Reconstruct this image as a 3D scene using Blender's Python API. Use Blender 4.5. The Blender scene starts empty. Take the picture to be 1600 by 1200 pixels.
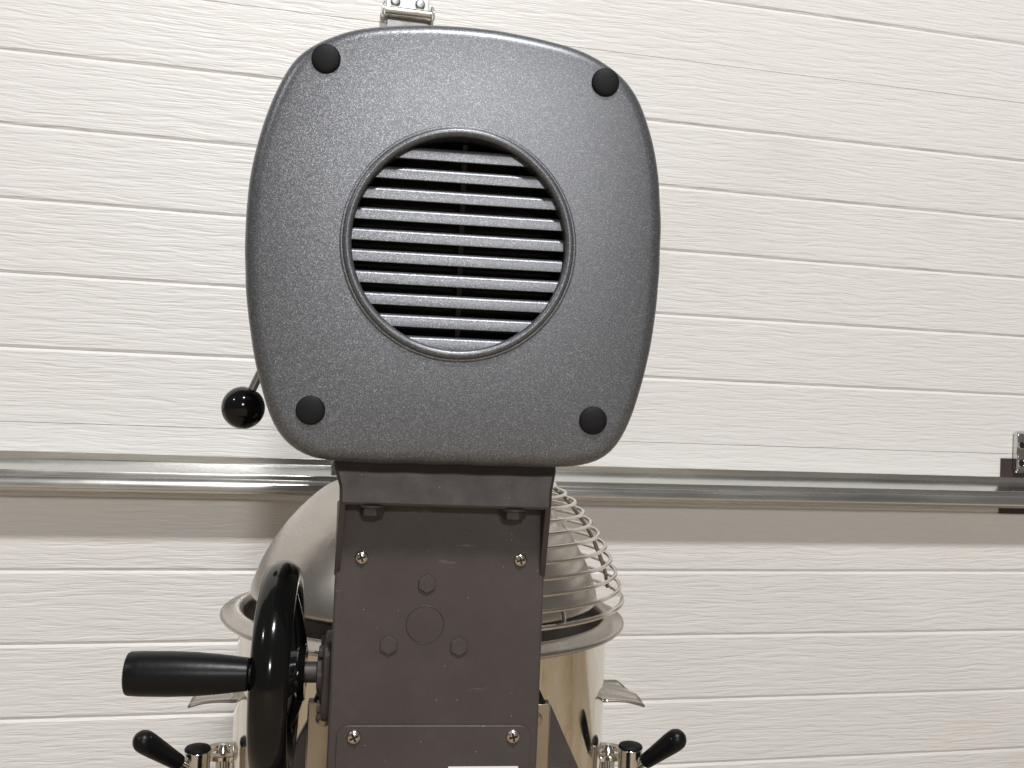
import bpy, bmesh, math, random
from mathutils import Vector, Matrix
random.seed(7)
R_ = math.radians
scene = bpy.context.scene
COL = scene.collection

# ------------------------------------------------------------------ camera
CAM_H, YAW, PITCH, ROLL, FPX = 0.67, 7.4, 0.98, 2.35, 1580.0
cam_rot = (Matrix.Rotation(R_(-YAW), 3, 'Z') @ Matrix.Rotation(R_(90 + PITCH), 3, 'X') @ Matrix.Rotation(R_(ROLL), 3, 'Z'))
cd = bpy.data.cameras.new('camera')
cam = bpy.data.objects.new('camera', cd)
COL.objects.link(cam)
cd.sensor_width = 36.0
cd.lens = 36.0 * FPX / 1600.0
cd.clip_start, cd.clip_end = 0.01, 100.0
cam.matrix_world = Matrix.Translation((0, 0, CAM_H)) @ cam_rot.to_4x4()
scene.camera = cam

# ------------------------------------------------------------------ world and lamps (indoor)
w = bpy.data.worlds.new('World'); scene.world = w; w.use_nodes = True
bg = w.node_tree.nodes['Background']
bg.inputs[0].default_value = (1.0, 0.96, 0.915, 1)
bg.inputs[1].default_value = 0.15
def lamp(name, loc, power, radius, col):
    l = bpy.data.lights.new(name, 'POINT'); l.energy = power; l.shadow_soft_size = radius; l.color = col
    o = bpy.data.objects.new(name, l); o.location = loc; COL.objects.link(o); return o
lamp('ceiling_lamp', (0.45, -1.7, CAM_H + 3.9), 770, 0.2, (1.0, 0.985, 0.97))
lamp('ceiling_lamp', (-3.0, -1.0, CAM_H + 2.6), 90, 0.12, (1.0, 0.985, 0.97))
lamp('ceiling_lamp', (0.45, -5.1, CAM_H + 2.0), 380, 0.2, (1.0, 0.98, 0.96))
vs = scene.view_settings
vs.view_transform = 'Standard'; vs.look = 'None'; vs.gamma = 1.0; vs.exposure = 0.0; vs.use_curve_mapping = False

# ------------------------------------------------------------------ pixel -> point on a plane
def ray(px, py):
    return cam_rot @ Vector(((px - 800) / FPX, -(py - 600) / FPX, -1.0))
def P(px, py, Y):
    d = ray(px, py); t = Y / d.y
    return Vector((d.x * t, Y, CAM_H + d.z * t))

# ------------------------------------------------------------------ mesh helpers
class MB:
    def __init__(s): s.v = []; s.f = []
    def add(s, vs_, fs):
        b = len(s.v); s.v += [tuple(v) for v in vs_]; s.f += [tuple(b + i for i in f) for f in fs]; return s
    def box(s, x0, x1, y0, y1, z0, z1):
        return s.add([(x0,y0,z0),(x1,y0,z0),(x1,y1,z0),(x0,y1,z0),(x0,y0,z1),(x1,y0,z1),(x1,y1,z1),(x0,y1,z1)],
                     [(3,2,1,0),(4,5,6,7),(0,1,5,4),(1,2,6,5),(2,3,7,6),(3,0,4,7)])
    def lathe(s, prof, origin, axis, n=32, closed=False, cap=True):
        # prof: (radius, height along axis)
        a = Vector(axis).normalized(); u = a.orthogonal().normalized(); v = a.cross(u); o = Vector(origin)
        vs_, fs = [], []
        m = len(prof)
        for (r, h) in prof:
            for k in range(n):
                t = 2 * math.pi * k / n
                vs_.append(o + a * h + (u * math.cos(t) + v * math.sin(t)) * max(r, 1e-6))
        rng = m if closed else m - 1
        for i in range(rng):
            j = (i + 1) % m
            for k in range(n):
                k2 = (k + 1) % n
                fs.append((i*n+k, i*n+k2, j*n+k2, j*n+k))
        if not closed and len(prof) > 1:
            if cap and prof[0][0] > 1e-5: fs.append(tuple(reversed(range(n))))
            if cap and prof[-1][0] > 1e-5: fs.append(tuple((m-1)*n + k for k in range(n)))
        return s.add(vs_, fs)
    def tube(s, pts, rad, n=10, closed=False, caps=True):
        pts = [Vector(p) for p in pts]; m = len(pts); vs_, fs = [], []
        prev = None
        for i, p in enumerate(pts):
            if closed: t = pts[(i+1) % m] - pts[i-1]
            else: t = pts[min(i+1, m-1)] - pts[max(i-1, 0)]
            t.normalize()
            if prev is None: u = t.orthogonal().normalized()
            else: u = (prev - t * prev.dot(t)).normalized()
            prev = u; v = t.cross(u)
            r = rad(i / (m - 1)) if callable(rad) else rad
            for k in range(n):
                a = 2 * math.pi * k / n
                vs_.append(p + (u * math.cos(a) + v * math.sin(a)) * r)
        for i in range(m if closed else m - 1):
            j = (i + 1) % m
            for k in range(n):
                k2 = (k+1) % n
                fs.append((i*n+k, i*n+k2, j*n+k2, j*n+k))
        if not closed and caps:
            fs.append(tuple(reversed(range(n)))); fs.append(tuple((m-1)*n + k for k in range(n)))
        return s.add(vs_, fs)
    def prism(s, poly, mapf, a, b):
        # poly: 2D points, mapf(u, v, w) -> 3D; extruded w from a to b
        n = len(poly)
        vs_ = [mapf(u, v, a) for u, v in poly] + [mapf(u, v, b) for u, v in poly]
        fs = [tuple(reversed(range(n))), tuple(n + k for k in range(n))]
        for k in range(n):
            k2 = (k + 1) % n; fs.append((k, k2, n + k2, n + k))
        return s.add(vs_, fs)
    def rings(s, rs, cap0=False, cap1=False):
        n = len(rs[0]); vs_ = [p for r in rs for p in r]; fs = []
        for i in range(len(rs) - 1):
            for k in range(n):
                k2 = (k+1) % n; fs.append((i*n+k, i*n+k2, (i+1)*n+k2, (i+1)*n+k))
        if cap0: fs.append(tuple(reversed(range(n))))
        if cap1: fs.append(tuple((len(rs)-1)*n + k for k in range(n)))
        return s.add(vs_, fs)
    def build(s, name, mat, parent=None, bevel=0, seg=2, smooth=True, angle=35, solid=0):
        me = bpy.data.meshes.new(name); me.from_pydata(s.v, [], s.f)
        bm = bmesh.new(); bm.from_mesh(me)
        bmesh.ops.remove_doubles(bm, verts=bm.verts, dist=1e-6)
        bmesh.ops.recalc_face_normals(bm, faces=bm.faces)
        bm.to_mesh(me); bm.free()
        if smooth:
            me.polygons.foreach_set('use_smooth', [True] * len(me.polygons))
            me.set_sharp_from_angle(angle=R_(angle))
        me.materials.append(mat)
        o = bpy.data.objects.new(name, me); COL.objects.link(o)
        if parent: o.parent = parent
        if solid:
            md = o.modifiers.new('thickness', 'SOLIDIFY'); md.thickness = solid; md.offset = 0
        if bevel:
            md = o.modifiers.new('bevel', 'BEVEL'); md.width = bevel; md.segments = seg; md.limit_method = 'ANGLE'; md.angle_limit = R_(40)
            if smooth: md.harden_normals = False
        return o
def empty(name, label, cat, loc=(0, 0, 0), rz=0):
    o = bpy.data.objects.new(name, None); COL.objects.link(o)
    o.location = loc; o.rotation_euler = (0, 0, rz); o.empty_display_size = 0.1
    o['label'] = label; o['category'] = cat
    return o
def arcpts(cx, cy, r, a0, a1, n):
    return [(cx + r * math.cos(R_(a0 + (a1-a0)*i/n)), cy + r * math.sin(R_(a0 + (a1-a0)*i/n))) for i in range(n + 1)]
def rrect(x0, x1, y0, y1, r, n=5):
    return (arcpts(x1-r, y0+r, r, -90, 0, n) + arcpts(x1-r, y1-r, r, 0, 90, n)
            + arcpts(x0+r, y1-r, r, 90, 180, n) + arcpts(x0+r, y0+r, r, 180, 270, n))

# ------------------------------------------------------------------ materials
def mat(name, col, rough=0.5, metal=0.0, coat=0.0, spec=0.5):
    m = bpy.data.materials.new(name); m.use_nodes = True
    b = m.node_tree.nodes['Principled BSDF']
    b.inputs['Base Color'].default_value = (*col, 1); b.inputs['Roughness'].default_value = rough
    b.inputs['Metallic'].default_value = metal; b.inputs['Coat Weight'].default_value = coat
    b.inputs['Specular IOR Level'].default_value = spec
    return m
def N(m, t, **kw):
    n = m.node_tree.nodes.new(t)
    for k, v in kw.items(): setattr(n, k, v)
    return n
def L(m, a, b): m.node_tree.links.new(a, b)
def bsdf(m): return m.node_tree.nodes['Principled BSDF']
def mapping(m, scale, src='Position', loc=(0,0,0)):
    if src == 'Position':
        g = N(m, 'ShaderNodeNewGeometry'); out = g.outputs['Position']
    else:
        g = N(m, 'ShaderNodeTexCoord'); out = g.outputs['Object']
    mp = N(m, 'ShaderNodeMapping'); mp.inputs['Scale'].default_value = scale; mp.inputs['Location'].default_value = loc
    L(m, out, mp.inputs['Vector']); return mp.outputs['Vector']
def noise(m, vec, scale=1.0, detail=3, rough=0.5, dist=0.0):
    n = N(m, 'ShaderNodeTexNoise'); n.inputs['Scale'].default_value = scale; n.inputs['Detail'].default_value = detail
    n.inputs['Roughness'].default_value = rough; n.inputs['Distortion'].default_value = dist
    L(m, vec, n.inputs['Vector']); return n.outputs['Fac']
def ramp(m, fac, stops):
    r = N(m, 'ShaderNodeValToRGB'); e = r.color_ramp.elements
    while len(e) > 1: e.remove(e[-1])
    e[0].position = stops[0][0]; e[0].color = (*stops[0][1], 1)
    for p, c in stops[1:]:
        x = e.new(p); x.color = (*c, 1)
    L(m, fac, r.inputs['Fac']); return r.outputs['Color']
def bump(m, h, strength, dist, prev=None):
    b = N(m, 'ShaderNodeBump'); b.inputs['Strength'].default_value = strength; b.inputs['Distance'].default_value = dist
    L(m, h, b.inputs['Height'])
    if prev is not None: L(m, prev, b.inputs['Normal'])
    return b.outputs['Normal']
def math_(m, op, a, b):
    n = N(m, 'ShaderNodeMath', operation=op)
    for i, x in enumerate((a, b)):
        if isinstance(x, (int, float)): n.inputs[i].default_value = x
        else: L(m, x, n.inputs[i])
    return n.outputs[0]

def door_paint():
    m = mat('embossed_door_paint', (0.74, 0.72, 0.695), 0.42)
    v0 = mapping(m, (1, 1, 1))
    # gentle waviness of the grain: shift z by a slow noise
    wob = noise(m, mapping(m, (9, 9, 26)), 1.0, 2)
    sep = N(m, 'ShaderNodeSeparateXYZ'); L(m, v0, sep.inputs[0])
    z2 = math_(m, 'ADD', sep.outputs['Z'], math_(m, 'MULTIPLY', math_(m, 'SUBTRACT', wob, 0.5), 0.013))
    comb = N(m, 'ShaderNodeCombineXYZ')
    L(m, math_(m, 'MULTIPLY', sep.outputs['X'], 15.0), comb.inputs['X'])
    L(m, math_(m, 'MULTIPLY', sep.outputs['Y'], 3.0), comb.inputs['Y'])
    L(m, math_(m, 'MULTIPLY', z2, 190.0), comb.inputs['Z'])
    g1 = noise(m, comb.outputs[0], 1.0, 2.5, 0.55)
    g2 = noise(m, comb.outputs[0], 2.6, 2, 0.5)
    h = math_(m, 'ADD', math_(m, 'MULTIPLY', g1, 1.0), math_(m, 'MULTIPLY', g2, 0.25))
    hm = ramp(m, h, [(0.42, (0, 0, 0)), (0.66, (0.75, 0.75, 0.75)), (0.82, (1, 1, 1))])
    L(m, bump(m, hm, 0.54, 0.0014), bsdf(m).inputs['Normal'])
    dirt = noise(m, mapping(m, (2.2, 2.2, 3.0)), 1.0, 6, 0.65)
    L(m, ramp(m, dirt, [(0.30, (0.70, 0.688, 0.670)), (0.42, (0.735, 0.727, 0.714)), (0.65, (0.75, 0.744, 0.734))]), bsdf(m).inputs['Base Color'])
    return m
def flake_paint(name, dark, light, rough, metal, cell, tilt, coat):
    m = mat(name, dark, rough, metal, coat)
    v = mapping(m, (1, 1, 1))
    vo = N(m, 'ShaderNodeTexVoronoi', feature='F1'); vo.inputs['Scale'].default_value = cell; L(m, v, vo.inputs['Vector'])
    sp = N(m, 'ShaderNodeSeparateColor'); L(m, vo.outputs['Color'], sp.inputs[0])
    L(m, ramp(m, sp.outputs[0], [(0.0, tuple(c*0.8 for c in dark)), (0.62, dark), (0.85, tuple(c*1.5 for c in dark)), (1.0, light)]), bsdf(m).inputs['Base Color'])
    g = N(m, 'ShaderNodeNewGeometry')
    sub = N(m, 'ShaderNodeVectorMath', operation='SUBTRACT'); L(m, vo.outputs['Color'], sub.inputs[0]); sub.inputs[1].default_value = (0.5, 0.5, 0.5)
    sc = N(m, 'ShaderNodeVectorMath', operation='SCALE'); L(m, sub.outputs[0], sc.inputs[0]); sc.inputs['Scale'].default_value = tilt
    ad = N(m, 'ShaderNodeVectorMath', operation='ADD'); L(m, g.outputs['Normal'], ad.inputs[0]); L(m, sc.outputs[0], ad.inputs[1])
    nm = N(m, 'ShaderNodeVectorMath', operation='NORMALIZE'); L(m, ad.outputs[0], nm.inputs[0])
    L(m, nm.outputs[0], bsdf(m).inputs['Normal'])
    bsdf(m).inputs['Coat Roughness'].default_value = 0.3
    return m
def column_paint():
    m = mat('dark_grey_paint', (0.075, 0.066, 0.063), 0.45, 0.25)
    v = mapping(m, (1, 1, 1))
    f = noise(m, v, 24, 5, 0.65)
    base = ramp(m, f, [(0.28, (0.055, 0.046, 0.0445)), (0.55, (0.066, 0.055, 0.053)), (0.75, (0.078, 0.066, 0.064))])
    # dust specks
    vo = N(m, 'ShaderNodeTexVoronoi', feature='F1'); vo.inputs['Scale'].default_value = 210; L(m, v, vo.inputs['Vector'])
    sp = N(m, 'ShaderNodeSeparateColor'); L(m, vo.outputs['Color'], sp.inputs[0])
    dot = math_(m, 'MULTIPLY', math_(m, 'LESS_THAN', vo.outputs['Distance'], 0.10), math_(m, 'GREATER_THAN', sp.outputs[0], 0.90))
    # rubbed marks: stretched noise inside a patchy mask
    sc = noise(m, mapping(m, (35, 35, 260)), 1.0, 3, 0.6)
    mk = noise(m, v, 14, 2)
    rub = math_(m, 'MULTIPLY', math_(m, 'GREATER_THAN', sc, 0.66), math_(m, 'GREATER_THAN', mk, 0.58))
    fac = math_(m, 'MINIMUM', math_(m, 'ADD', math_(m, 'MULTIPLY', dot, 0.5), math_(m, 'MULTIPLY', rub, 0.16)), 1.0)
    mx = N(m, 'ShaderNodeMix', data_type='RGBA'); L(m, fac, mx.inputs['Factor']); L(m, base, mx.inputs['A']); mx.inputs['B'].default_value = (0.30, 0.28, 0.26, 1)
    L(m, mx.outputs['Result'], bsdf(m).inputs['Base Color'])
    r = noise(m, v, 60, 3); L(m, ramp(m, r, [(0.3, (0.44,)*3), (0.7, (0.52,)*3)]), bsdf(m).inputs['Roughness'])
    L(m, bump(m, noise(m, v, 900, 2), 0.2, 0.0004, bump(m, noise(m, v, 38, 3), 0.05, 0.002)), bsdf(m).inputs['Normal'])
    return m
def steel(name, col, r0, r1, streak=(1, 1, 1), bscale=0.0, src='Position'):
    m = mat(name, col, r0, 1.0)
    v = mapping(m, streak, src)
    L(m, ramp(m, noise(m, v, 1.0, 4, 0.6), [(0.3, (r0,)*3), (0.7, (r1,)*3)]), bsdf(m).inputs['Roughness'])
    L(m, ramp(m, noise(m, v, 0.6, 3, 0.6), [(0.35, tuple(c*0.86 for c in col)), (0.65, col)]), bsdf(m).inputs['Base Color'])
    if bscale: L(m, bump(m, noise(m, mapping(m, (1, 1, 1), src), 60, 2), bscale, 0.002), bsdf(m).inputs['Normal'])
    return m
M = {}
M['door'] = door_paint()
M['head'] = flake_paint('speckled_silver_grey_paint', (0.128, 0.134, 0.148), (0.36, 0.37, 0.395), 0.40, 0.68, 2600, 0.07, 0.16)
M['paint'] = column_paint()
M['rubber'] = mat('black_rubber', (0.007, 0.007, 0.008), 0.6, 0, 0, 0.22)
M['gloss'] = mat('gloss_black_plastic', (0.004, 0.004, 0.004), 0.12, 0, 0, 0.35)
M['grip'] = mat('satin_black_plastic', (0.006, 0.006, 0.007), 0.34, 0, 0, 0.2)
L(M['grip'], bump(M['grip'], noise(M['grip'], mapping(M['grip'], (1,1,1)), 160, 3), 0.15, 0.0008), bsdf(M['grip']).inputs['Normal'])
M['black'] = mat('cavity_shade_black', (0.004, 0.004, 0.004), 0.7)  # near-black colour stands in for shade inside the vent, holes and screw slots
M['dome'] = steel('matt_stainless_steel', (0.60, 0.565, 0.52), 0.22, 0.36, (14, 14, 30), 0.12)
M['bowl'] = steel('polished_stainless_steel', (0.80, 0.77, 0.70), 0.05, 0.15, (30, 30, 4), 0.05)
M['rim'] = M['bowl']
_b = M['bowl']; _n = noise(_b, mapping(_b, (38, 38, 5)), 1.0, 5, 0.7)
L(_b, ramp(_b, _n, [(0.40, (0.05,)*3), (0.56, (0.12,)*3), (0.66, (0.34,)*3)]), bsdf(_b).inputs['Roughness'])
L(_b, ramp(_b, _n, [(0.42, (0.82, 0.79, 0.73)), (0.60, (0.72, 0.65, 0.53)), (0.70, (0.60, 0.50, 0.36))]), bsdf(_b).inputs['Base Color'])
M['rimm'] = steel('brushed_rim_steel', (0.56, 0.53, 0.49), 0.24, 0.34, (30, 30, 30))
M['inner'] = steel('brushed_bowl_interior', (0.58, 0.55, 0.50), 0.42, 0.55, (30, 30, 30))
M['wire'] = steel('stainless_wire', (0.74, 0.70, 0.64), 0.16, 0.24, (40, 40, 40))
M['chrome'] = steel('bright_plated_steel', (0.72, 0.70, 0.68), 0.08, 0.18, (60, 60, 60))
M['zinc'] = steel('galvanised_steel', (0.70, 0.70, 0.68), 0.17, 0.30, (5, 5, 60), 0.03)
M['zincm'] = steel('matt_zinc_plate', (0.46, 0.48, 0.48), 0.34, 0.5, (40, 40, 40), 0.2)
M['screw'] = steel('screw_steel', (0.66, 0.58, 0.52), 0.18, 0.28, (90, 90, 90))
M['slide'] = steel('greased_slide_steel', (0.44, 0.38, 0.30), 0.26, 0.42, (30, 30, 14), 0.1)
M['brown'] = mat('brown_primer_plate', (0.045, 0.030, 0.032), 0.5)
M['sticker'] = mat('white_sticker', (0.8, 0.8, 0.8), 0.4)
def floor_mat():
    m = mat('tan_concrete', (0.3, 0.26, 0.2), 0.75)
    v = mapping(m, (1, 1, 1))
    L(m, ramp(m, noise(m, v, 3, 6, 0.65), [(0.3, (0.33, 0.27, 0.20)), (0.7, (0.43, 0.36, 0.275))]), bsdf(m).inputs['Base Color'])
    L(m, bump(m, noise(m, v, 90, 4), 0.3, 0.003), bsdf(m).inputs['Normal'])
    return m
M['floor'] = floor_mat()

# ------------------------------------------------------------------ floor
fl = MB().box(-6, 6, -7, 3.0, -0.1, 0.0).build('floor', M['floor'], smooth=False)
fl['kind'] = 'structure'

# ------------------------------------------------------------------ garage door
DREL = R_(5.9)                                   # the door is turned a little from the mixer
fwd = Vector((math.sin(R_(YAW)), math.cos(R_(YAW)), 0))
D0 = fwd * 1.543
dx, dn = Vector((math.cos(DREL), math.sin(DREL), 0)), Vector((math.sin(DREL), -math.cos(DREL), 0))  # along door, out of door
def PD(px, py, d=0.0):                            # pixel -> (x, z) in door coordinates, on the plane d in front of the door
    r = ray(px, py); o = Vector((0, 0, CAM_H)); q = D0 + dn * d
    t = (q - o).dot(dn) / r.dot(dn); p = o + r * t
    return (p - D0).dot(dx), p.z
door = empty('garage_door', 'white sectional garage door with embossed wood grain boards and steel strut', 'garage door', (D0.x, D0.y, 0), DREL)
BH = 0.1016
joint_z = PD(800, 684)[1]                         # meeting line of two sections, just above the strut
base_z = joint_z - 6 * BH
XL, XR = -1.7, 1.8
g, ch, dp = 0.0001, 0.0042, 0.0023
board_mesh = {}
def board(kind):
    c0 = 0.0004 if kind == 'bottom' else ch
    c1 = 0.0004 if kind == 'top' else ch
    prof = [(0.012, g), (dp, g), (0.0, c0), (0.0, BH - c1), (dp, BH - g), (0.012, BH - g)]
    return MB().prism(prof, lambda u, v, w_: (w_, u, v), XL, XR)
for s_ in range(4):
    z0 = base_z + s_ * 6 * BH
    sec = MB().box(XL - 0.0005, XR + 0.0005, 0.0125, 0.045, z0 + 0.0008, z0 + 6 * BH - 0.0008).build('section', M['door'], door, smooth=False)
    for b_ in range(6):
        kind = 'bottom' if b_ == 0 else 'top' if b_ == 5 else 'mid'
        if kind not in board_mesh:
            bo = board(kind).build('board', M['door'], sec, smooth=False); board_mesh[kind] = bo.data
        else:
            bo = bpy.data.objects.new('board', board_mesh[kind]); COL.objects.link(bo); bo.parent = sec
        bo.location = (0, 0, z0 + b_ * BH)
# strut: hat-shaped rail bolted across the door, profile (d out of the door, z)
def zc(py, d): return PD(1300, py, d)[1]
d1 = 0.055
prof = [(0.0006, zc(738, 0)), (0.0022, zc(738, 0)), (0.0022, zc(747.5, 0.002)), *[(d1 - 0.0018 + 0.0018 * math.sin(R_(a)), zc(761.5, d1) - 0.0018 + 0.0018 * math.cos(R_(a))) for a in (8, 25, 45, 65, 90)],
        (d1, zc(769, d1)), (d1 + 0.0058, zc(774.5, d1 + 0.006)), (d1 + 0.0064, zc(776, d1 + 0.006)), (d1 + 0.0064, zc(783.5, d1 + 0.006)),
        (d1 + 0.002, zc(785.5, d1)), (d1 - 0.003, zc(785.5, d1)), (0.004, zc(788, d1)), (0.0022, zc(788, d1) - 0.002), (0.0022, zc(788, d1) - 0.0065), (0.0006, zc(788, d1) - 0.0065)]
strut = MB().prism(prof, lambda u, v, w_: (w_, -u, v), XL - 0.01, XR + 0.01).build('strut', M['zinc'], door, bevel=0.0008)
# hinges
def hinge(px, py, half):
    x, z = PD(px, py)
    root = MB().prism(rrect(-half + 0.004, half - 0.004, 0.004, 0.060, 0.006), lambda u, v, w_: (x + u, -w_, z + v), 0.0006, 0.0034).build('hinge', M['zincm'], door, bevel=0.0006)
    MB().prism(rrect(-half + 0.006, half - 0.004, -0.070, -0.004, 0.006), lambda u, v, w_: (x + u, -w_, z + v), 0.0006, 0.0034).build('leaf', M['zincm'], root, bevel=0.0006)
    MB().lathe([(0.0065, -half), (0.0078, -half + 0.001), (0.0078, half - 0.001), (0.0065, half)], (x, -0.012, z - 0.001), (1, 0, 0), 24).build('knuckle_tube', M['wire'], root)
    for s in (-1, 1):
        MB().prism([(-0.014, 0.0), (0.010, 0.0), (0.012, 0.016), (0.004, 0.023), (-0.010, 0.021)], lambda u, v, w_: (x + s * half + w_, -v, z + u), -0.0015, 0.0015).build('end_ear', M['zincm'], root, bevel=0.0005)
        MB().lathe([(0.0105, 0), (0.0105, 0.003), (0.006, 0.004), (0, 0.0042)], (x + s * half, -0.012, z - 0.001), (s, 0, 0), 20).build('collar', M['wire'], root)
        for zz in (0.017, -0.034):
            MB().lathe([(0.0075, 0), (0.0072, 0.002), (0.005, 0.0042), (0, 0.005)], (x + s * half * 0.52, -0.0034, z + zz), (0, -1, 0), 18).build('rivet', M['zincm'], root)
    return root
hinge(636, 24, 0.0355)
hinge(606, 680, 0.0355)
# spacer block just showing over the strut beside the mixer's neck
xb, zb = PD(521, 742, 0.05)
MB().box(xb - 0.004, xb + 0.05, -0.062, -0.0557, zb, zb + 0.02).build('strut_clip', M['zincm'], door, bevel=0.001)
# end hinge with its primed backing plate
def end_hinge(px, py, plate=True):
    x, z = PD(px, py, 0.014)
    m_ = MB()
    out = [(-0.036, 0.004), (-0.037, 0.016), (-0.030, 0.024), (-0.008, 0.024), (0.0, 0.020), (0.012, 0.024), (0.030, 0.022), (0.036, 0.010), (0.034, 0.0036), (-0.034, 0.0036)]
    root = m_.prism(out, lambda u, v, w_: (x + w_, -v * 0.62, z + u), 0.0, 0.05).build('end_hinge', M['chrome'], door, bevel=0.003, seg=3)
    for zz in (0.012, -0.019):
        MB().lathe([(0.0052, 0), (0.0052, 0.001), (0, 0.001)], (x + 0.0075, -0.0147, z + zz), (0, -1, 0), 16).build('bolt_hole', M['black'], root)  # raised black disc, the hole's shade put in as colour
        MB().lathe([(0.0078, 0), (0.0078, 0.0006), (0.006, 0.0014), (0.0054, 0.0006)], (x + 0.0075, -0.0145, z + zz), (0, -1, 0), 20).build('boss', M['chrome'], root)
    return root
end_hinge(1590, 706)
end_hinge(1622, 152)
xa, za = PD(1563, 716); _, zb2 = PD(1558, 802)
MB().box(xa, xa + 0.09, -0.0020, -0.0005, zb2, za).build('backing_plate', M['brown'], door, smooth=False)

# ------------------------------------------------------------------ planetary mixer
mixer = empty('planetary_mixer', 'grey painted planetary stand mixer seen from behind with round louvred vent', 'stand mixer', (0, 0, 0))
YH, YC, YB = 0.655, 0.70, 1.01                    # rear face of the head, rear face of the column, bowl axis

# ---- head
vc = P(718, 381, YH); SH, SC = 1.081, 1.063; vr = 0.0655 * SH
outline_px = [(700,39.5),(640,38.5),(595,40.5),(551,46),(522,55),(490,69),(467,84),(451,104),(439,125),(427,150),(418,172),(405,212),(394,255),(386,312),(383,360),(383,420),(386,480),(391,520),(397,560),(408,605),(417.5,640),(426,662),(436,679),(452,697),(473,710),(494,717),(520,720),
              (560,721.5),(640,723),(720,725),(800,727.5),(871,729.5),(904,729),(932,722),(952,711),(970,689),(987,653),(1000,612),(1013,562),(1023,505),(1029,450),(1032,390),(1032,315),(1028,260),(1021,222),(1014,197),(1005,170),(994,146),(976,122),(955,104.5),(930,88.5),(901,75.5),(860,64),(810,53),(750,43.5)]
op = [P(x, y, YH + 0.008) for x, y in outline_px]
poly = [(math.atan2(p.z - vc.z, p.x - vc.x), math.hypot(p.x - vc.x, p.z - vc.z)) for p in op]
poly.sort()
def rad(t):
    t = (t + math.pi) % (2*math.pi) - math.pi
    q = [(poly[-1][0] - 2*math.pi, poly[-1][1])] + poly + [(poly[0][0] + 2*math.pi, poly[0][1])]
    for i in range(len(q) - 1):
        if q[i][0] <= t <= q[i+1][0]:
            k = (t - q[i][0]) / (q[i+1][0] - q[i][0]); return q[i][1] * (1-k) + q[i+1][1] * k
    return q[0][1]
NA = 192
raw = [rad(2*math.pi*k/NA) for k in range(NA)]
for _ in range(2): raw = [(raw[k-1] + 2*raw[k] + raw[(k+1) % NA]) / 4 for k in range(NA)]
def ring(inset, Y, mn=0.0):
    return [(vc.x + max(mn, raw[k] - inset) * math.cos(2*math.pi*k/NA), Y, vc.z + max(mn, raw[k] - inset) * math.sin(2*math.pi*k/NA)) for k in range(NA)]
def circ(r, Y): return [(vc.x + r * math.cos(2*math.pi*k/NA), Y, vc.z + r * math.sin(2*math.pi*k/NA)) for k in range(NA)]
def face(t): # between vent circle and outline, t 0..1
    a, b = circ(vr, 0), ring(0.010, 0)
    return [(p[0]*(1-t) + q[0]*t, YH + 0.0016 * t ** 3, p[2]*(1-t) + q[2]*t) for p, q in zip(a, b)]
rr = [circ(vr, YH + 0.02)] + [face(t) for t in (0, 0.02, 0.2, 0.4, 0.6, 0.8, 0.93, 1.0)]
for i in range(1, 9):
    a = i / 8 * math.pi / 2
    rr.append(ring(0.010 - 0.010 * math.sin(a), YH + 0.0016 + 0.010 * (1 - math.cos(a))))
rr += [ring(-0.0004, YH + 0.030), ring(0.0, YH + 0.062), ring(0.002, YH + 0.0628)]
cover = MB().rings(rr).build('rear_cover', M['head'], mixer, angle=60)
hh = [ring(0.0025, YH + 0.0622), ring(0.0, YH + 0.064), ring(0.001, YH + 0.42)]
for i in range(1, 9):
    a = i / 8 * math.pi / 2
    hh.append(ring(0.001 + 0.07 * (1 - math.cos(a)), YH + 0.46 + 0.15 * math.sin(a)))
MB().rings(hh, True, True).build('head_housing', M['head'], mixer, angle=50)
# vent
def ringprof(pr): return MB().lathe(pr, (vc.x, YH, vc.z), (0, -1, 0), 96, closed=True)
tor = [(0.0669 * SH + 0.0030 * math.cos(R_(a)), 0.0012 + 0.0032 * math.sin(R_(a))) for a in range(0, 360, 20)]
ringprof(tor).build('vent_ring', M['head'], cover, angle=60)
ringprof([(r * SH, h) for r, h in ((0.0696, -0.001), (0.0712, -0.001), (0.0712, 0.0009), (0.0706, 0.0013), (0.0696, 0.0011))]).build('vent_bead', M['head'], cover, angle=60)
MB().lathe([(0.0648 * SH, -0.0145), (0.0648 * SH, -0.04), (0, -0.04)], (vc.x, YH, vc.z), (0, -1, 0), 64, cap=False).build('vent_well', M['black'], cover)
MB().lathe([(0.0648 * SH, -0.001), (0.0648 * SH, -0.0145)], (vc.x, YH, vc.z), (0, -1, 0), 96, cap=False).build('vent_throat', M['head'], cover)
pitch = (532 - 235) / 9.0 / FPX * YH
z_top = P(720, 234, YH + 0.004).z
for i in range(-1, 11):
    zt = z_top - i * pitch; zm = zt - 0.0034
    h = zm - vc.z
    if abs(h) > 0.0625 * SH: continue
    hm_ = 0 if abs(h) < 0.0042 else abs(h) - 0.0042
    hw = math.sqrt((0.0652 * SH) ** 2 - hm_ * hm_)
    pr = [(0.0, -0.0084), (0.0, -0.0030), (0.0002, -0.0022), (0.0005, -0.0015), (0.0014, -0.0005), (0.0028, 0.0), (0.013, 0.0010), (0.013, -0.0062)]
    MB().prism(pr, lambda u, v, w_: (vc.x + w_, YH + 0.0035 + u, zt + v), -hw, hw).build('slat', M['head'], cover, bevel=0.0004, seg=1)
MB().box(vc.x + 0.0008, vc.x + 0.0040, YH + 0.0176, YH + 0.021, vc.z - 0.069, vc.z + 0.069).build('vent_rib', M['paint'], cover, smooth=False)
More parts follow.
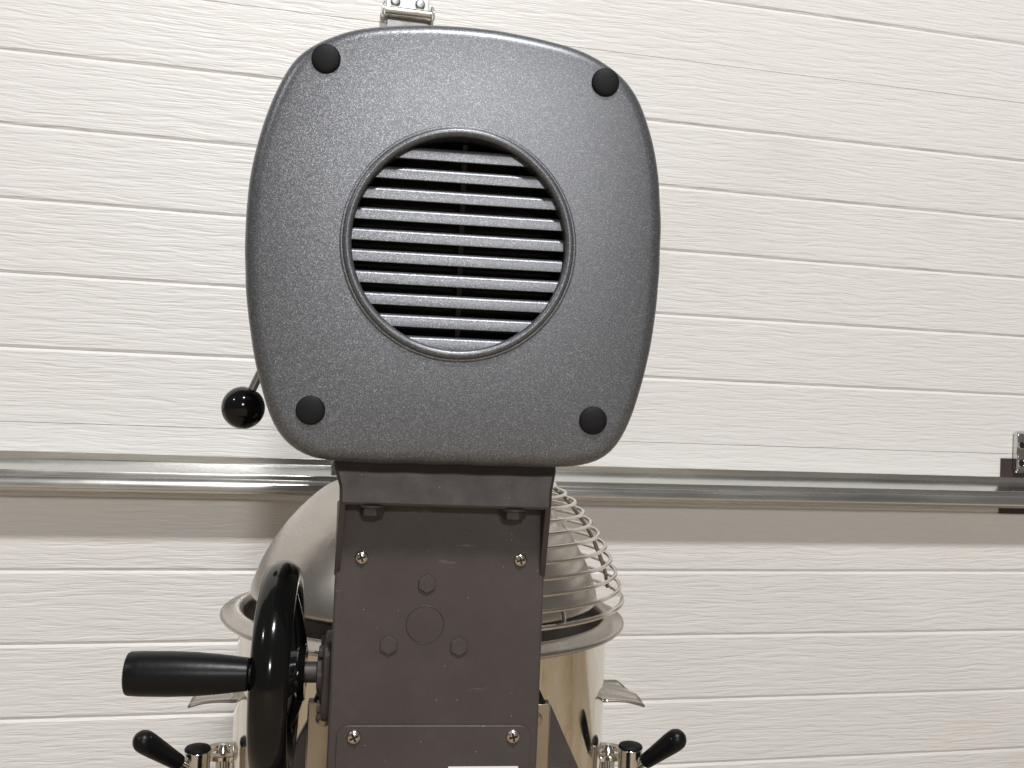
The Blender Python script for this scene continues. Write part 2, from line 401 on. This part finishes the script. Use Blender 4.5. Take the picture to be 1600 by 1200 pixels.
# rubber bumpers
for px, py in ((509.5, 91), (946.5, 128), (485, 641), (927, 657)):
    c = P(px, py, YH - 0.0005); r = 0.0086 * SH
    pr = [(r*0.95, 0.0), (r, 0.0005), (r, 0.0016)] + [(r * math.cos(R_(a)), 0.0016 + 0.0021 * math.sin(R_(a))) for a in (15, 30, 45, 60, 75)] + [(0, 0.0037)]
    MB().lathe(pr, (c.x, YH + 0.0012, c.z), (0, -1, 0), 32).build('rubber_bumper', M['rubber'], mixer)

# ---- neck: head seat lip, gussets, column
YL = YC - 0.017
lt, rt, lb, rb = P(521, 722, YL + 0.007), P(869, 730, YL + 0.007), P(530, 790, YL), P(862, 797, YL)
zt_, zb_ = min(lt.z, rt.z) + 0.004, (lb.z + rb.z) / 2
cl, cr = P(525.5, 840, YC).x, P(853, 840, YC).x
xc = (cl + cr) / 2; cw = (cr - cl) / 2
YF = 0.80
MB().prism([(lt.x, zt_), (lt.x + 0.0002, zt_ - 0.006), (lb.x - 0.0006, zb_ + 0.012), (lb.x, zb_), (rb.x, zb_), (rb.x + 0.0006, zb_ + 0.012), (rt.x, zt_ - 0.006), (rt.x, zt_)],
           lambda u, v, w_: (u, w_ + (0.007 * (v - zb_) / (zt_ - zb_) if w_ == YL else 0), v), YL, YF + 0.02).build('head_seat', M['paint'], mixer, bevel=0.0022, seg=3)
MB().box(xc - cw, xc + cw, YC, YF, 0.05, zb_ + 0.001).build('column', M['paint'], mixer, bevel=0.002, seg=3)
zg = P(530, 892, YC).z
for s, xe in ((-1, lb.x), (1, rb.x)):
    xa_, xb_ = xe - s * 0.0002, xc + s * (cw + 0.0005)
    th = s * 0.004
    V = [(xa_, YL + 0.001, zb_ + 0.0005), (xb_, YC + 0.004, zb_ + 0.0005), (xb_, YC + 0.004, zg - 0.004), (xb_, YC - 0.0006, zg)]
    V2 = [(x - th, y, z) for x, y, z in V]
    MB().add(V + V2, [(0, 1, 2, 3), (7, 6, 5, 4), (0, 4, 5, 1), (1, 5, 6, 2), (2, 6, 7, 3), (3, 7, 4, 0)]).build('gusset', M['paint'], mixer, bevel=0.0005)
def hexbolt(c, axis, r, h, m_, name, washer=False, rot=0):
    a = Vector(axis).normalized(); ref = Vector((0, 0, 1)) if abs(a.z) < 0.9 else Vector((1, 0, 0))
    u = (ref - a * ref.dot(a)).normalized(); v = a.cross(u); c = Vector(c)
    mb = MB(); rs = []
    for rr_, hh_ in ((r, 0), (r, h * 0.85), (r * 0.9, h)):
        rs.append([c + a * hh_ + (u * math.cos(R_(60*k + rot)) + v * math.sin(R_(60*k + rot))) * rr_ for k in range(6)])
    mb.rings(rs, True, True)
    o = mb.build(name, m_, mixer, bevel=0.0003, seg=1, angle=25)
    if washer: MB().lathe([(r * 1.2, -0.0016), (r * 1.2, 0)], c, axis, 24).build('washer', m_, o)
    return o
for px, py in ((582, 792), (803, 796)):
    c = P(px, py, YC - 0.009)
    hexbolt((c.x, YC - 0.009, zb_ - 0.0014), (0, 0, -1), 0.0083, 0.0060, M['paint'], 'seat_bolt', True, 12)
def screw(px, py, r, m_=None):
    c = P(px, py, YC)
    pr = [(r, 0), (r, 0.0006)] + [(r * math.cos(R_(a)), 0.0006 + r * 0.5 * math.sin(R_(a))) for a in (20, 40, 60, 78)] + [(0, 0.0006 + r * 0.5)]
    y0 = YC if m_ is None else YC - 0.0016
    o = MB().lathe(pr, (c.x, y0, c.z), (0, -1, 0), 28).build('screw', M['screw'], mixer)
    q = MB(); d = r * 0.5 + 0.0002; ang = random.uniform(0.2, 0.6)
    for k in (0, 1):
        ca, sa = math.cos(ang + k * math.pi/2), math.sin(ang + k * math.pi/2)
        q.prism([(-r*0.62, -r*0.14), (r*0.62, -r*0.14), (r*0.62, r*0.14), (-r*0.62, r*0.14)],
                lambda u, v, w_: (c.x + u*ca - v*sa, y0 - w_, c.z + u*sa + v*ca), 0.0004, 0.0006 + d * (0.98 if k else 0.975))
    q.build('cross_recess', M['black'], o, smooth=False)  # crossed black bars paint the shade of the slot on the screw head
screw(565, 871, 0.0046); screw(813, 875, 0.0046)
screw(553, 1150, 0.0049, 1); screw(801, 1149, 0.0049, 1)
for px, py in ((667, 912), (607, 1008), (717, 1010)):
    c = P(px, py, YC); hexbolt((c.x, YC + 0.0004, c.z), (0, -1, 0), 0.0066, 0.0022, M['paint'], 'hex_bolt')
c = P(664, 976, YC)
MB().lathe([(0.01325, -0.0002), (0.01315, 0.0003), (0.0129, 0.0005), (0.0127, 0.0003), (0.0126, -0.0006)], (c.x, YC, c.z), (0, -1, 0), 48, closed=True).build('plug_rim', M['paint'], mixer)
MB().lathe([(0.0125, -0.001), (0.0123, 0.0002), (0, 0.0003)], (c.x, YC, c.z), (0, -1, 0), 48).build('plug', M['paint'], mixer)
# cover plate low on the column, with a white sticker
pl, pr_ = P(526, 1140, YC), P(829, 1140, YC); pt = P(680, 1132.5, YC)
plate = MB().prism(rrect(pl.x, pr_.x, pt.z - 0.16, pt.z, 0.008), lambda u, v, w_: (u, YC - w_, v), -0.0006, 0.0017).build('cover_plate', M['paint'], mixer, bevel=0.0006)
s0, s1 = P(700, 1196.5, YC), P(809, 1195.5, YC)
MB().prism(rrect(s0.x, s1.x, s0.z - 0.028, (s0.z + s1.z)/2, 0.0004), lambda u, v, w_: (u, YC - w_, v), 0.0017, 0.0020).build('sticker', M['sticker'], plate, smooth=False)
# base
MB().box(xc - 0.16, xc + 0.16, YC - 0.02, 1.25, 0.012, 0.052).build('base', M['paint'], mixer, bevel=0.01, seg=3)
for sx in (-1, 1):
    for yy in (YC + 0.02, 1.21):
        MB().lathe([(0.018, 0.0), (0.02, 0.004), (0.018, 0.013)], (xc + sx * 0.13, yy, 0), (0, 0, 1), 24).build('foot', M['rubber'], mixer)

# ---- lift handwheel
YW = 0.748
hubp = P(468, 1050, YW); zw = hubp.z
Rw = 0.0680; ta, tr = 0.0131, 0.0116
xw = P(420, 1050, YW - Rw).x
xs = xc - cw
rimo = MB()
nn, mm = 96, 20
rimo.rings([[(xw + ta * math.cos(2*math.pi*j/mm), YW + (Rw + tr * math.sin(2*math.pi*j/mm)) * math.cos(2*math.pi*i/nn), zw + (Rw + tr * math.sin(2*math.pi*j/mm)) * math.sin(2*math.pi*i/nn)) for j in range(mm)] for i in range(nn + 1)])
wheel = rimo.build('handwheel', M['gloss'], mixer, angle=80)
xh = P(469, 1050, YW).x - 0.0015
MB().lathe([(0.010, -0.007), (0.0150, -0.006), (0.0170, -0.001), (0.0200, 0.0005), (0.0205, 0.0045), (0.0195, 0.0056), (0.010, 0.0056)], (xh, YW, zw), (1, 0, 0), 36).build('hub', M['gloss'], wheel, angle=30)
for k in range(3):
    a = R_(62 + 120 * k)
    pts = []
    for i in range(13):
        t = i / 12; r = 0.010 + (Rw - 0.010) * t
        pts.append((xh - 0.001 - (xh - 0.001 - xw) * (t ** 1.6), YW + r * math.cos(a), zw + r * math.sin(a)))
    MB().tube(pts, lambda t: 0.0072 - 0.0014 * t, 14).build('spoke', M['gloss'], wheel)
hz = P(300, 1053, YW - Rw).z; hx0 = P(197, 1053, YW - Rw).x; hx1 = xw - ta + 0.002
Lh = hx1 - hx0
pr = [(0, 0), (0.0105, 0), (0.0121, 0.0008), (0.0128, 0.0024), (0.0131, 0.010), (0.0132, Lh*0.35), (0.0128, Lh*0.55), (0.0116, Lh*0.75), (0.0102, Lh*0.92), (0.0098, Lh*0.972), (0.0084, Lh*0.985), (0.006, Lh*0.986), (0.006, Lh)]
MB().lathe([(r * 1.09, h) for r, h in pr], (hx0, YW - Rw, hz), (1, 0, 0), 40).build('crank_handle', M['grip'], wheel)
MB().lathe([(0.0075, 0), (0.0075, xs - xh)], (xh, YW, zw), (1, 0, 0), 24).build('wheel_shaft', M['paint'], mixer)
MB().prism(rrect(-0.026, 0.026, -0.031, 0.026, 0.010), lambda u, v, w_: (xs - w_, YW + 0.003 + u, zw + v), -0.002, 0.0065).build('shaft_flange', M['paint'], mixer, bevel=0.0015)
MB().lathe([(0.0175, 0), (0.0165, 0.004), (0.012, 0.0046)], (xs - 0.0065, YW, zw), (-1, 0, 0), 30).build('shaft_collar', M['paint'], mixer)
for dy, dz in ((0.017, 0.017), (-0.013, -0.022), (0.017, -0.022), (-0.013, 0.017)):
    hexbolt((xs - 0.0065, YW + 0.003 + dy, zw + dz), (-1, 0, 0), 0.005, 0.0035, M['paint'], 'flange_bolt')

# ---- gear shift lever
YG = 0.84
bc = P(380, 637, YG); e0 = P(398, 600, YG); dirv = (e0 - bc).normalized()
pr = [(0.0173 * math.sin(R_(a)), -0.0173 * math.cos(R_(a))) for a in range(0, 161, 10)]
lever = MB().tube([bc + dirv * 0.010, bc + dirv * 0.06, bc + dirv * 0.118 + Vector((0.004, 0, 0))], 0.0036, 14).build('gear_lever', M['chrome'], mixer)
MB().lathe(pr, bc, dirv, 40).build('ball_knob', M['gloss'], lever)
eb = bc + dirv * 0.118
MB().lathe([(0.012, -0.012), (0.0135, -0.010), (0.0135, 0.02), (0.017, 0.03), (0.017, 0.06)], (eb.x, eb.y, eb.z), (1, 0, 0), 28).build('lever_boss', M['chrome'], lever)

# ---- slide rails, sliding yoke
for s, pxo, pyo in ((-1, 481, 1097), (1, 861, 1100)):
    o = P(pxo, pyo, YF - 0.014); xi = xc + s * (cw - 0.001)
    x0, x1 = min(o.x, xi), max(o.x, xi)
    rail = MB().box(x0, x1, YF - 0.014, YF - 0.002, 0.053, o.z).build('slide_rail', M['slide'], mixer, bevel=0.0012)
    xm = o.x - s * 0.0125
    MB().lathe([(0.0062, 0), (0.0062, 0.0012), (0.005, 0.002), (0, 0.0021)], (xm, YF - 0.014, o.z - 0.012), (0, -1, 0), 24).build('rail_bolt', M['slide'], rail)
    x2 = o.x - s * 0.004
    MB().prism([(xi, o.z + 0.0004), (x2, o.z + 0.0004), (x2 - s*0.006, o.z + 0.0125), (xi, o.z + 0.0125)], lambda u, v, w_: (u, w_, v), YF - 0.014, YF - 0.001).build('rail_stop', M['rubber'], mixer, bevel=0.0008)
bx = P(658.5, 945, YB).x + 0.004; zr = P(658, 947, YB).z      # bowl axis and rim height
RB = 0.18
web_t = P(858, 1096, YF + 0.007); web_b = P(905, 1203, YF + 0.007)
sl = (web_b.x - web_t.x) / (web_t.z - web_b.z)
zy = zr - 0.195
yoke = MB()
hx = web_t.x - bx + sl * (web_t.z - zy)
yoke.prism([(bx - (web_t.x - bx), web_t.z), (web_t.x, web_t.z), (bx + hx, zy), (bx + hx, zy - 0.04), (bx - hx, zy - 0.04), (bx - hx, zy)], lambda u, v, w_: (u, w_, v), YF + 0.0008, YF + 0.0135)
sec_in, sec_out = [], []
arc = [(-168 + 156 * i / 40) for i in range(41)]
ri, ro = 0.1890, 0.228
pp = [(ro * math.cos(R_(a)), ro * math.sin(R_(a))) for a in arc] + [(ri * math.cos(R_(a)), ri * math.sin(R_(a))) for a in reversed(arc)]
yoke2 = MB().prism(pp, lambda u, v, w_: (bx + u, YB + v, w_), zy - 0.0405, zy - 0.0005)
yk = yoke.build('yoke', M['paint'], mixer, bevel=0.0015)
yoke2.build('yoke_arm', M['paint'], yk, bevel=0.003)
for s, pxc, pyc, gx0, gy0, gx1, gy1 in ((1, 985, 1168, 1008, 1190, 1060, 1153), (-1, 309, 1172, 280, 1192, 221, 1156)):
    YK = YB - 0.035
    top = P(pxc, pyc, YK); r = 0.0117
    post = MB().lathe([(r, zy - 0.04), (r, top.z - 0.001), (r - 0.0008, top.z)], (top.x, YK, 0), (0, 0, 1), 32).build('clamp_post', M['chrome'], mixer)
    MB().lathe([(r + 0.0002, 0), (r + 0.0002, 0.0015), (r * 0.92, 0.0032), (r * 0.6, 0.0046), (0, 0.0052)], (top.x, YK, top.z), (0, 0, 1), 32).build('post_cap', M['rubber'], post)
    MB().box(min(top.x, bx + s * 0.212), max(top.x, bx + s * 0.212), YK - 0.012, YK + 0.03, zy - 0.042, zy - 0.002).build('clamp_lug', M['paint'], mixer, bevel=0.003)
    a, b = P(gx0, gy0, YK - 0.012), P(gx1, gy1, YK - 0.035)
    d = (b - a); Lg = d.length; d.normalize()
    pr = [(0.0042, -0.022), (0.0042, 0), (0.0082, 0.0), (0.0088, 0.002), (0.0095, Lg*0.25), (0.0112, Lg*0.6), (0.0121, Lg*0.8), (0.0122, Lg*0.92)] + [(0.0122 * math.cos(R_(t)), Lg*0.92 + 0.0105 * math.sin(R_(t))) for t in (20, 40, 60, 78)] + [(0, Lg*0.92 + 0.0107)]
    MB().lathe([(r * 0.84, h) for r, h in pr[2:]], a, d, 32).build('clamp_grip', M['grip'], post)
    MB().tube([a - d * 0.02, a + d * 0.004], 0.0042, 14).build('clamp_stem', M['chrome'], post)
    pin = P(950 if s > 0 else 349, 1172, YB + 0.002)
    MB().lathe([(0.0075, zy - 0.005), (0.0075, pin.z - 0.006), (0.0065, pin.z - 0.001), (0.0034, pin.z + 0.006), (0, pin.z + 0.0066)], (pin.x, YB + 0.002, 0), (0, 0, 1), 24).build('locating_pin', M['chrome'], mixer)

# ---- splash dome, guard
def dz(px, py): p = P(px, py, YB); return (abs(p.x - bx) * 0.981, p.z)
pk = [dz(*q) for q in ((389, 919), (396.5, 897), (413.5, 863), (447.5, 816.5), (490, 776), (524, 756))]
prof = [(pk[0][0] - 0.0042, pk[0][1] - 0.0035), (pk[0][0] - 0.0012, pk[0][1] - 0.0010)] + [(r, z + 0.003) for r, z in pk]
prof += [(0.055, prof[-1][1] + 0.014), (0.028, prof[-1][1] + 0.019)]
# smooth the profile with Catmull-Rom
def cat(ps, n=6):
    out = []
    for i in range(len(ps) - 1):
        p0, p1, p2, p3 = ps[max(i-1, 0)], ps[i], ps[i+1], ps[min(i+2, len(ps)-1)]
        for k in range(n):
            t = k / n
            out.append(tuple(0.5 * (2*b + (c_-a)*t + (2*a - 5*b + 4*c_ - d_)*t*t + (-a + 3*b - 3*c_ + d_)*t**3) for a, b, c_, d_ in zip(p0, p1, p2, p3)))
    out.append(ps[-1]); return out
dm = cat(prof, 5)
dome = MB(); n = 72
rs = []
for r, z in dm:
    rs.append([(bx + r * math.cos(R_(175 + 190 * k / n)), YB + r * math.sin(R_(175 + 190 * k / n)), z) for k in range(n + 1)])
vs_ = [p for r in rs for p in r]; fs = []
for i in range(len(rs) - 1):
    for k in range(n): fs.append((i*(n+1)+k, i*(n+1)+k+1, (i+1)*(n+1)+k+1, (i+1)*(n+1)+k))
dome.add(vs_, fs)
dome.build('splash_dome', M['dome'], mixer, angle=80, solid=0.0012)
MB().lathe([(0.05, dm[-1][1] - 0.02), (0.075, dm[-1][1] - 0.006), (0.08, zt_ + 0.002)], (bx, YB, 0), (0, 0, 1), 48).build('planetary_hub', M['zincm'], mixer)
tips = [(868, 761), (884, 773), (898.5, 786), (911, 801), (922.5, 816), (934, 832.5), (944, 850.5), (952, 870), (959.5, 889), (965.5, 909), (969, 929)]
guard = None
A0, A1 = -72, 125
tp = [(r, z + 0.0035) for r, z in (dz(*q) for q in tips)]
for i, (r, z) in enumerate(tp):
    pts = [(bx + r * math.cos(R_(A0 + (A1 - A0) * k / 48)), YB + r * math.sin(R_(A0 + (A1 - A0) * k / 48)), z) for k in range(49)]
    o = MB().tube(pts, 0.00185 if i < 10 else 0.0023, 8).build('wire_guard' if guard is None else 'wire', M['wire'], mixer if guard is None else guard)
    if guard is None: guard = o
for az in (A0 + 0.6, 6, 66, A1 - 0.6):
    pts = [(bx + (r - 0.0036) * math.cos(R_(az)), YB + (r - 0.0036) * math.sin(R_(az)), z) for r, z in tp]
    MB().tube([p for p in cat(pts, 3)], 0.0021, 8).build('upright_rod', M['wire'], guard)

pts = [(bx + (r - 0.003) * math.cos(R_(-54.5)), YB + (r - 0.003) * math.sin(R_(-54.5)), z) for r, z in tp[-2:]]
MB().tube(pts, 0.002, 8).build('short_rod', M['wire'], guard)

# ------------------------------------------------------------------ mixing bowl
bowl = empty('mixing_bowl', 'round stainless steel mixing bowl with flared rim held behind the grey column', 'bowl', (bx, YB, 0))
t = 0.0014
out = [(0.0, zr - 0.335), (0.06, zr - 0.332), (0.11, zr - 0.312), (0.15, zr - 0.270), (0.172, zr - 0.215), (0.1795, zr - 0.15), (0.1805, zr - 0.08), (0.1800, zr - 0.026), (0.1798, zr - 0.0095)]
flange = [(0.1820, zr - 0.0070), (0.1900, zr - 0.0072), (0.1965, zr - 0.0080), (0.1993, zr - 0.0068), (0.2002, zr - 0.0048), (0.1990, zr - 0.0026), (0.1950, zr - 0.0012), (0.1880, zr + 0.0016), (0.1825, zr + 0.0022), (0.1788, zr - 0.0010), (0.1778, zr - 0.0080)]
out = [(r * 0.995, z) for r, z in out]; flange = [(r * 0.981, z) for r, z in flange]
inn = [(r - 0.0016 if r > 0.01 else 0.0, z + 0.0016) for r, z in reversed(out[:-1])]
MB().lathe(cat(out, 4), (0, 0, 0), (0, 0, 1), 128, cap=False).build('bowl_body', M['bowl'], bowl, angle=70)
MB().lathe(cat([out[-1]] + flange, 3), (0, 0, 0), (0, 0, 1), 128, cap=False).build('rim', M['rimm'], bowl, angle=70)
MB().lathe(cat([flange[-1]] + inn, 4), (0, 0, 0), (0, 0, 1), 128, cap=False).build('inner_wall', M['inner'], bowl, angle=70)
for s in (-1, 1):
    # sheet handle: leaves the wall level, droops and is notched on its edge
    pc = P(968 if s > 0 else 330, 1084, YB)
    zz = pc.z
    m_ = MB(); rows = []
    for i in range(11):
        tt = i / 10
        row = []
        for j in range(9):
            v = j / 8 * 2 - 1                       # -1 near the column side, +1 far side
            xo = 0.1770 + (0.036 - 0.006 * v + 0.003 * (1 - v * v)) * tt
            zo = zz + 0.002 - 0.0045 * tt ** 3 * (0.6 - 0.4 * v) + 0.0012 * math.sin(v * 5 + tt * 3) * tt
            row.append((s * xo, (0.037 - 0.002 * tt) * v + 0.004, zo))
        rows.append(row)
    vv = [p for r in rows for p in r]; ff = []
    for i in range(10):
        for j in range(8): ff.append((i*9+j, i*9+j+1, (i+1)*9+j+1, (i+1)*9+j))
    m_.add(vv, ff).build('bowl_handle', M['dome'], bowl, angle=60, solid=0.0022)
    # locating ear with its hole
    pe = P(950 if s > 0 else 349, 1178, YB + 0.002)
    cx_, cz_ = pe.x - bx, pe.z - 0.0005
    MB().lathe([(0.0120, 0), (0.0120, 0.005), (0.0215, 0.005), (0.0215, 0)], (cx_, 0.002, cz_), (0, 0, 1), 40, closed=True).build('ear', M['rim'], bowl, bevel=0.0008)
    xx = sorted((s * 0.1775, cx_ - s * 0.008))
    MB().box(xx[0], xx[1], -0.020, 0.024, cz_ - 0.0004, cz_ + 0.0046).build('ear_root', M['rim'], bowl, bevel=0.0008)
